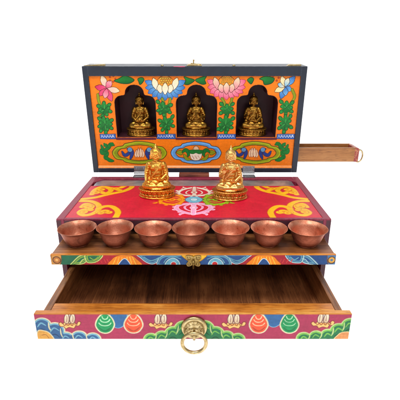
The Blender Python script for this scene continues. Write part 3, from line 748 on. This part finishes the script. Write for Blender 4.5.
# round plate and ring pull
pX, pZ = onY(194.2, 327.6, dy - .1)
bm = BM()
lathe(bm, [(0, dy - .2), (.3, dy - .3), (.42, dy - .2), (.78, dy - .2), (.86, dy - .28), (1.02, dy - .3), (1.14, dy - .2), (1.18, dy - .02), (0, dy - .015)], 64, pX, pZ, axis='y')
for k in range(8):
    a = 2 * PI * k / 8 + .2
    ball(bm, (pX + .6 * math.cos(a), dy - .2, pZ + .6 * math.sin(a)), (.2, .09, .11), (0, -a, 0), 2)
    ball(bm, (pX + .74 * math.cos(a + .39), dy - .2, pZ + .74 * math.sin(a + .39)), (.07, .07, .07), None, 2)
link('round_plate', bm, M['brass'], dr, smooth=True)
bm = BM()
tube(bm, [(pX + .1 * s_, dy - .2, pZ - .25) for s_ in (0,)] + [(pX, dy - .55, pZ - .28), (pX, dy - .68, pZ - .55), (pX, dy - .6, pZ - .85), (pX, dy - .4, pZ - .9)], [.12, .13, .13, .12, .1])
link('staple', bm, M['brass'], dr, smooth=True)
rX, rZ = onY(194.2, 342.3, dy - .62)
bm = BM(); tube(bm, [(pX + 1.06 * math.sin(a), dy - .62 - .3 * (1 - math.cos(a)) * .5 * 0.6, rZ + .98 * math.cos(a)) for a in np.linspace(0, 2 * PI, 49)[:-1]], .155, 14, True)
link('pull_ring', bm, M['brass'], dr, smooth=True)

# ------------------------------------------------------------------ offering bowls
bm = BM()
pr = [(0, .1), (.7, .09), (.8, .0), (.88, .03), (.86, .14), (1.06, .3), (1.25, .66), (1.38, 1.05), (1.5, 1.42), (1.63, 1.66), (1.73, 1.77), (1.735, 1.8), (1.7, 1.8),
      (1.56, 1.67), (1.41, 1.45), (1.29, 1.05), (1.14, .66), (.92, .34), (.7, .24), (.4, .2), (0, .19)]
P = crom(pr, False, 3); P[0][0] = 0; P[-1][0] = 0; P[:, 0] = np.maximum(P[:, 0], 0)
lathe(bm, [tuple(p) for p in P], 96)
blabel = ['leftmost copper bowl, shadowy inside, beside the left corner of the box',
          'second copper bowl from the left, between the end bowl and the third',
          'third copper bowl from the left, below the front left gilt statuette',
          'copper bowl in the middle of the row, above the small butterfly drawer pull',
          'copper bowl just right of the middle one, below the front right gilt statuette',
          'copper bowl second from the right end, beside the right end bowl',
          'copper bowl at the right end, by the right corner of the box']
bm.faces.ensure_lookup_table(); nout = 11 * 3 * 96
for v_ in bm.verts:
    a = math.atan2(v_.co.y, v_.co.x); rr_ = math.hypot(v_.co.x, v_.co.y) / S; kk = 1 + .008 * math.sin(2 * a + .6) + .005 * math.sin(3 * a + 2) + .004 * math.sin(7 * a)
    v_.co.x *= kk; v_.co.y *= kk
    if v_.co.z > .5 * S: v_.co.z += S * .009 * (math.sin(2 * a + 1) + .6 * math.sin(5 * a)) * v_.co.z / (1.8 * S)
for q, f_ in enumerate(bm.faces): f_.material_index = 1 if q < nout else 0
b0 = link('offering_bowl', bm, [M['copper'], M['copperout']], smooth=True)
for i, (px, k) in enumerate(((77, 1.0), (115, .99), (153, .985), (190.6, 1), (230.6, 1.0), (269.2, .985), (308, 1.03))):
    o = b0 if i == 0 else b0.copy()
    if i: C.objects.link(o)
    k *= 1.055; yy = -1.79 * k
    X = onY(px, 226, yy)[0]
    o.location = Vector((X, yy, tz - .018)) * S; o.scale = (k, k, 1.0 + .03 * math.sin(i * 2.1)); o.rotation_euler = (0, 0, i * 1.37)
    o['label'] = blabel[i]; o['category'] = 'bowl'; o['group'] = 'copper offering bowls in a row on the tray'

# ------------------------------------------------------------------ statuettes
def remesh(bm, vox, smooth_it=2):
    me = bpy.data.meshes.new('t'); bm.to_mesh(me); bm.free()
    o = bpy.data.objects.new('t', me); C.objects.link(o)
    r = o.modifiers.new('r', 'REMESH'); r.mode = 'VOXEL'; r.voxel_size = vox * S
    s2 = o.modifiers.new('s', 'SMOOTH'); s2.factor = 0.5; s2.iterations = smooth_it
    dg = bpy.context.evaluated_depsgraph_get(); dg.update()
    out = bpy.data.meshes.new_from_object(o.evaluated_get(dg))
    bpy.data.objects.remove(o); return out
def limb(bm, pts, rs, closed=False):
    tube(bm, pts, rs, 14)
    for p, r in zip(pts, rs): ball(bm, p, r, sub=2)
def hand(bm, c, d, palm, side, curl=.25, k=1.0, up=None):
    """c: wrist, d: direction of fingers, palm: palm normal, side: where the thumb is"""
    c = Vector(c); d = Vector(d).normalized(); n = Vector(palm).normalized(); s_ = Vector(side).normalized()
    def P(a, b, e=0): return c + d * a * k + s_ * b * k + n * e * k
    for b in (-.14, -.05, .04, .13): limb(bm, [P(0, b * .6), P(.32, b)], [.1 * k, .085 * k])
    for b, L in ((-.15, .27), (-.05, .34), (.05, .37), (.15, .32)):
        limb(bm, [P(.32, b), P(.32 + L * .5, b * 1.15, curl * .12), P(.32 + L, b * 1.2, curl * .45)], [.068 * k, .06 * k, .048 * k])
    limb(bm, [P(.05, .14), P(.2, .28, .05), P(.38, .32, .1)], [.085 * k, .07 * k, .055 * k])

def figure(pose):
    bm = BM(); z0 = 1.22
    # hips, crossed legs (full lotus): thighs out to the knees, shins crossing back, soles up
    ball(bm, (0, .15, z0 + .42), (1.05, .72, .5))
    for s_ in (-1, 1):
        limb(bm, [(s_ * .45, .1, z0 + .45), (s_ * 1.05, -.3, z0 + .42), (s_ * 1.5, -.52, z0 + .34)], [.46, .41, .33])
        limb(bm, [(s_ * 1.5, -.55, z0 + .32), (s_ * .8, -.95, z0 + .3), (s_ * .1, -1.02, z0 + .34)], [.33, .28, .2])
        limb(bm, [(-s_ * .15, -.95, z0 + .42), (-s_ * .6, -.78, z0 + .6)], [.17, .13])
        for k in range(4): limb(bm, [(-s_ * (.58 + .0 * k), -.86 + .07 * k, z0 + .62), (-s_ * .74, -.88 + .08 * k, z0 + .62)], [.045, .04])
    # robe skirt spilled on the base and its folds
    ball(bm, (0, -.7, z0 + .1), (1.2, .62, .16)); ball(bm, (0, -.2, z0 + .12), (1.8, 1.0, .16))
    for k in range(7):
        a = -PI / 2 + (k - 3) * .19; limb(bm, [(.25 * math.sin((k - 3) * .4), -.95, z0 + .2), (1.05 * math.cos(a), -.35 + 1.0 * math.sin(a), z0 + .06)], [.05, .07])
    for s_ in (-1, 1):
        for q in (.0, .16, .32): limb(bm, [(s_ * (1.32 - q * 1.8), -.62 - q * .9, z0 + .62 - q * .1), (s_ * (1.5 - q * 1.6), -.9 - q * .6, z0 + .36), (s_ * (1.4 - q * 1.6), -.92 - q * .6, z0 + .14)], [.04, .05, .04])
    # trunk, with the robe hanging between arms and body
    for s_ in (-1, 1):
        ball(bm, (s_ * .82, .3, z0 + 1.2), (.36, .26, .75)); ball(bm, (s_ * 1.0, .2, z0 + .75), (.4, .36, .34))
    for z, rx, ry in ((.55, .72, .5), (.85, .66, .46), (1.15, .64, .44), (1.5, .72, .46), (1.85, .84, .48), (2.15, .92, .46), (2.36, .8, .38)):
        ball(bm, (0, .12, z0 + z), (rx, ry, .34))
    for s_ in (-1, 1):
        ball(bm, (s_ * .36, -.2, z0 + 2.0), (.36, .2, .26)); ball(bm, (s_ * .88, .12, z0 + 2.26), (.32, .34, .3))
    ball(bm, (0, .1, z0 + 2.5), (.5, .3, .18))
    limb(bm, [(0, .12, z0 + 2.45), (0, .08, z0 + 2.85)], [.27, .24])
    # head
    bm.verts.ensure_lookup_table(); nh = len(bm.verts)
    H = z0 + 3.3
    ball(bm, (0, .06, H), (.5, .52, .58)); ball(bm, (0, -.08, H - .24), (.38, .38, .32)); ball(bm, (0, .1, H + .18), (.52, .54, .44))
    ball(bm, (0, -.5, H - .13), (.06, .08, .09)); ball(bm, (0, -.46, H - .02), (.04, .06, .16))
    ball(bm, (0, -.44, H - .31), (.15, .07, .035)); ball(bm, (0, -.42, H - .37), (.12, .07, .035)); ball(bm, (0, -.36, H - .5), (.13, .1, .08))
    for s_ in (-1, 1):
        ball(bm, (s_ * .2, -.42, H - .02), (.13, .06, .05)); limb(bm, [(s_ * .07, -.47, H + .08), (s_ * .2, -.47, H + .13), (s_ * .34, -.38, H + .07)], [.03, .035, .025])
        limb(bm, [(s_ * .46, .05, H + .06), (s_ * .49, .03, H - .16), (s_ * .45, .02, H - .38)], [.08, .065, .07])
        ball(bm, (s_ * .27, -.32, H - .2), (.16, .12, .14))
    # hair curls and topknot
    for j, (zz, rr) in enumerate(((.2, .5), (.32, .47), (.42, .38), (.5, .26))):
        m_ = 18 - 3 * j
        for k in range(m_):
            a = 2 * PI * (k + .5 * (j % 2)) / m_; x, y = rr * math.cos(a), .1 + rr * 1.02 * math.sin(a)
            if j == 0 and y < -.36: continue
            ball(bm, (x, y, H + zz), .06, sub=1)
    ball(bm, (0, .12, H + .56), (.2, .22, .22))
    ball(bm, (0, .12, H + .82), (.085, .1, .1)); limb(bm, [(0, .12, H + .86), (0, .12, H + 1.0)], [.05, .025])
    bm.verts.ensure_lookup_table()
    for v_ in bm.verts[nh:]:
        v_.co.x *= 1.3; v_.co.y *= 1.12; v_.co.z = H * S + (v_.co.z - H * S) * 1.04
    # robe: band from the left shoulder across the chest, hem over the arm
    L = 1
    for off in (0, .1, .22):
        limb(bm, [(.62, -.12 - off * .2, z0 + 2.5 - off), (.25, -.42, z0 + 2.12 - off), (-.25, -.46, z0 + 1.6 - off), (-.7, -.28, z0 + 1.1 - off * .6)], [.055, .05, .05, .05])
    limb(bm, [(-.55, -.3, z0 + .98), (0, -.42, z0 + .9), (.55, -.3, z0 + .98)], [.06, .07, .06])
    if pose != 'touch':
        limb(bm, [(-.5, -.2, z0 + 2.45), (-.3, -.42, z0 + 2.15), (0, -.5, z0 + 2.0), (.3, -.42, z0 + 2.15), (.5, -.2, z0 + 2.45)], [.045] * 5)
        for k in range(7): a = PI * (k + .5) / 7; ball(bm, (-.42 * math.cos(a), -.46, z0 + 2.3 - .34 * math.sin(a)), .06, sub=1)
    # arms
    def sleeve(s_, el, wr):
        sh = (s_ * .98, .14, z0 + 2.24)
        limb(bm, [sh, ((sh[0] + el[0]) / 2 + s_ * .05, (sh[1] + el[1]) / 2, (sh[2] + el[2]) / 2), el, ((el[0] + wr[0]) / 2, (el[1] + wr[1]) / 2, (el[2] + wr[2]) / 2), wr], [.3, .27, .23, .19, .13])
        for q in (.25, .5, .75):
            p = [sh[i] * (1 - q) + el[i] * q for i in range(3)]
            tube(bm, [(p[0] + .29 * math.cos(a), p[1] + .29 * math.sin(a), p[2] + .06 * math.sin(a)) for a in np.linspace(0, 2 * PI, 15)[:-1]], .035, 6, True)
    if pose == 'touch':
        el = (-1.3, -.05, z0 + 1.35); wr = (-1.3, -.78, z0 + .86)
        sleeve(-1, el, wr); hand(bm, wr, (0, -.28, -1), (0, -1, -.2), (1, 0, 0), -.2, .95)
        el = (1.3, .0, z0 + 1.3); wr = (.55, -.62, z0 + .86)
        sleeve(1, el, wr); hand(bm, wr, (-1, -.2, -.05), (0, 0, 1), (0, -.6, .8), .4, .95)
        limb(bm, [(1.05, .05, z0 + 1.5), (1.4, -.1, z0 + 1.0), (1.35, -.25, z0 + .7)], [.2, .22, .16])
    elif pose == 'teach':
        el = (-1.3, .0, z0 + 1.35); wr = (-.85, -.66, z0 + 1.72)
        sleeve(-1, el, wr); hand(bm, wr, (.12, -.1, 1), (0, -1, .1), (1, 0, 0), .5, .95)
        el = (1.34, .0, z0 + 1.3); wr = (.55, -.64, z0 + .86)
        sleeve(1, el, wr); hand(bm, wr, (-1, -.2, -.05), (0, 0, 1), (0, -.6, .8), .4, .95)
        limb(bm, [(1.1, .05, z0 + 1.5), (1.5, -.1, z0 + 1.0), (1.5, -.3, z0 + .6)], [.18, .2, .14])
    elif pose == 'chest':
        for s_ in (-1, 1):
            el = (s_ * 1.36, -.05, z0 + 1.42); wr = (s_ * .5, -.72, z0 + (1.62 if s_ < 0 else 1.4))
            sleeve(s_, el, wr); hand(bm, wr, (-s_ * .8, -.2, .45), (0, -1, 0), (0, 0, 1), .4, .9)
            limb(bm, [(s_ * .95, .25, z0 + 2.3), (s_ * 1.4, .3, z0 + 1.7), (s_ * 1.3, .2, z0 + .9)], [.14, .15, .12])
    else:
        for s_ in (-1, 1):
            el = (s_ * 1.28, .0, z0 + 1.28); wr = (s_ * .5, -.66, z0 + .88)
            sleeve(s_, el, wr); hand(bm, wr, (-s_ * 1, -.15, 0), (0, 0, 1), (0, -.4, .9), .3, .95)
        ball(bm, (0, -.72, z0 + 1.08), (.24, .24, .16)); ball(bm, (0, -.72, z0 + 1.26), (.13, .13, .14))
    me = remesh(bm, .029, 1)
    co = np.empty(len(me.vertices) * 3, np.float32); me.vertices.foreach_get('co', co); co = co.reshape(-1, 3)
    co[:, 0] *= .89; co[:, 2] = (co[:, 2] - 1.2 * S) * 1.16 + 1.0 * S
    me.vertices.foreach_set('co', co.ravel()); me.update(); return me

def base(rx=2.1, ry=1.55):
    bm = BM(); k = ry / rx
    lathe(bm, [(0, .0), (rx * .94, .0), (rx * .99, .05), (rx * .99, .16), (rx * .9, .24), (rx * .84, .5), (rx * .82, .62), (rx * .86, .8), (rx * .95, 1.0), (rx * .99, 1.08), (rx * .99, 1.17), (rx * .93, 1.24), (0, 1.27)], 96, sy=k)
    n = 22
    for j in range(n):
        a = 2 * PI * j / n
        for zc, tz_, r1 in ((.4, .2, .9), (.84, .24, .9)):
            x, y = rx * r1 * math.cos(a), rx * r1 * k * math.sin(a)
            ball(bm, (x, y, zc), (.1, .24, tz_), (0, 0, math.atan2(y / (k * k) if k else y, x)), 2)
        for q in (0, .5):
            a2 = 2 * PI * (j + q) / n; ball(bm, (rx * .985 * math.cos(a2), rx * .985 * k * math.sin(a2), 1.12), .075, sub=1)
    for v_ in bm.verts: v_.co.z *= .82
    return remesh(bm, .03, 1)

meshes = {p: figure(p) for p in ('touch', 'teach', 'chest', 'lap')}
bmesh_base = base()
def statue(pose, pos, hs, m1, m2, label, rot=0, tilt=0, vs=None):
    e = bpy.data.objects.new('buddha_statuette', None); C.objects.link(e)
    e.location = Vector(pos) * S; e.rotation_euler = (tilt, 0, rot); e.scale = (hs, hs, vs or hs)
    e['label'] = label; e['category'] = 'statuette'; e['group'] = 'small seated buddha statuettes'
    for nm, me, m in (('seated_figure', meshes[pose], m1), ('lotus_base', bmesh_base, m2)):
        me2 = me.copy(); me2.materials.clear(); me2.materials.append(m)
        me2.polygons.foreach_set('use_smooth', [True] * len(me2.polygons))
        o = bpy.data.objects.new(nm, me2); C.objects.link(o); o.parent = e
    return e
p1 = onZ(156, 199.5, 0); p2 = onZ(230.6, 201.5, 0)
statue('touch', (p1[0], p1[1] + 1.56, zt + .012), 1.03, M['gold'], M['goldbase'], 'orange gold buddha on the red box top at left, hand reaching down over its knee', rot=.05)
statue('teach', (p2[0], p2[1] + 1.52, zt + .012), .985, M['palegold'], M['palegoldbase'], 'pale gold buddha on the red box top at right, hand raised to its chest', rot=-.04, vs=1.02)
def in_niche(px, dy_):
    x = onLid(px, 120)[0]; c, s_ = math.cos(TILT), math.sin(TILT); z = NZ + .01
    return (LID0[0] + x, LID0[1] + dy_ * c - z * s_, LID0[2] + dy_ * s_ + z * c)
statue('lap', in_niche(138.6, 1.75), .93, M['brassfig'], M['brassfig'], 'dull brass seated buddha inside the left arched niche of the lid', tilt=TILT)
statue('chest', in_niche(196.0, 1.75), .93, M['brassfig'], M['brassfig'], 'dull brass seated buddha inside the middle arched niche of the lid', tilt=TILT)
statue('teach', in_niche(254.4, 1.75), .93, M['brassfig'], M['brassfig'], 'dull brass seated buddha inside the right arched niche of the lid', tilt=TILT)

# ------------------------------------------------------------------ light
w = bpy.data.worlds.new('World'); sc.world = w; w.use_nodes = True
w.node_tree.nodes['Background'].inputs[0].default_value = (1, 1, 1, 1); w.node_tree.nodes['Background'].inputs[1].default_value = 0.3
def area(name, loc, target, size, power, sy=None, col=(1, 1, 1)):
    d = bpy.data.lights.new(name, 'AREA'); d.shape = 'RECTANGLE'; d.size = size * S; d.size_y = (sy or size) * S; d.energy = power; d.color = col
    o = bpy.data.objects.new(name, d); C.objects.link(o); o.location = Vector(loc) * S
    o.rotation_euler = (Vector(target) - Vector(loc)).to_track_quat('-Z', 'Y').to_euler()
area('key_softbox', (-14, -30, 85), (0, 2, 0), 40, 6.2, 32)
area('front_softbox', (35, -85, 75), (0, 8, 4), 30, 2.3, 30)

sc.view_settings.view_transform = 'Standard'; sc.view_settings.look = 'None'; sc.view_settings.exposure = 0; sc.view_settings.gamma = 1
sc.cycles.max_bounces = 8
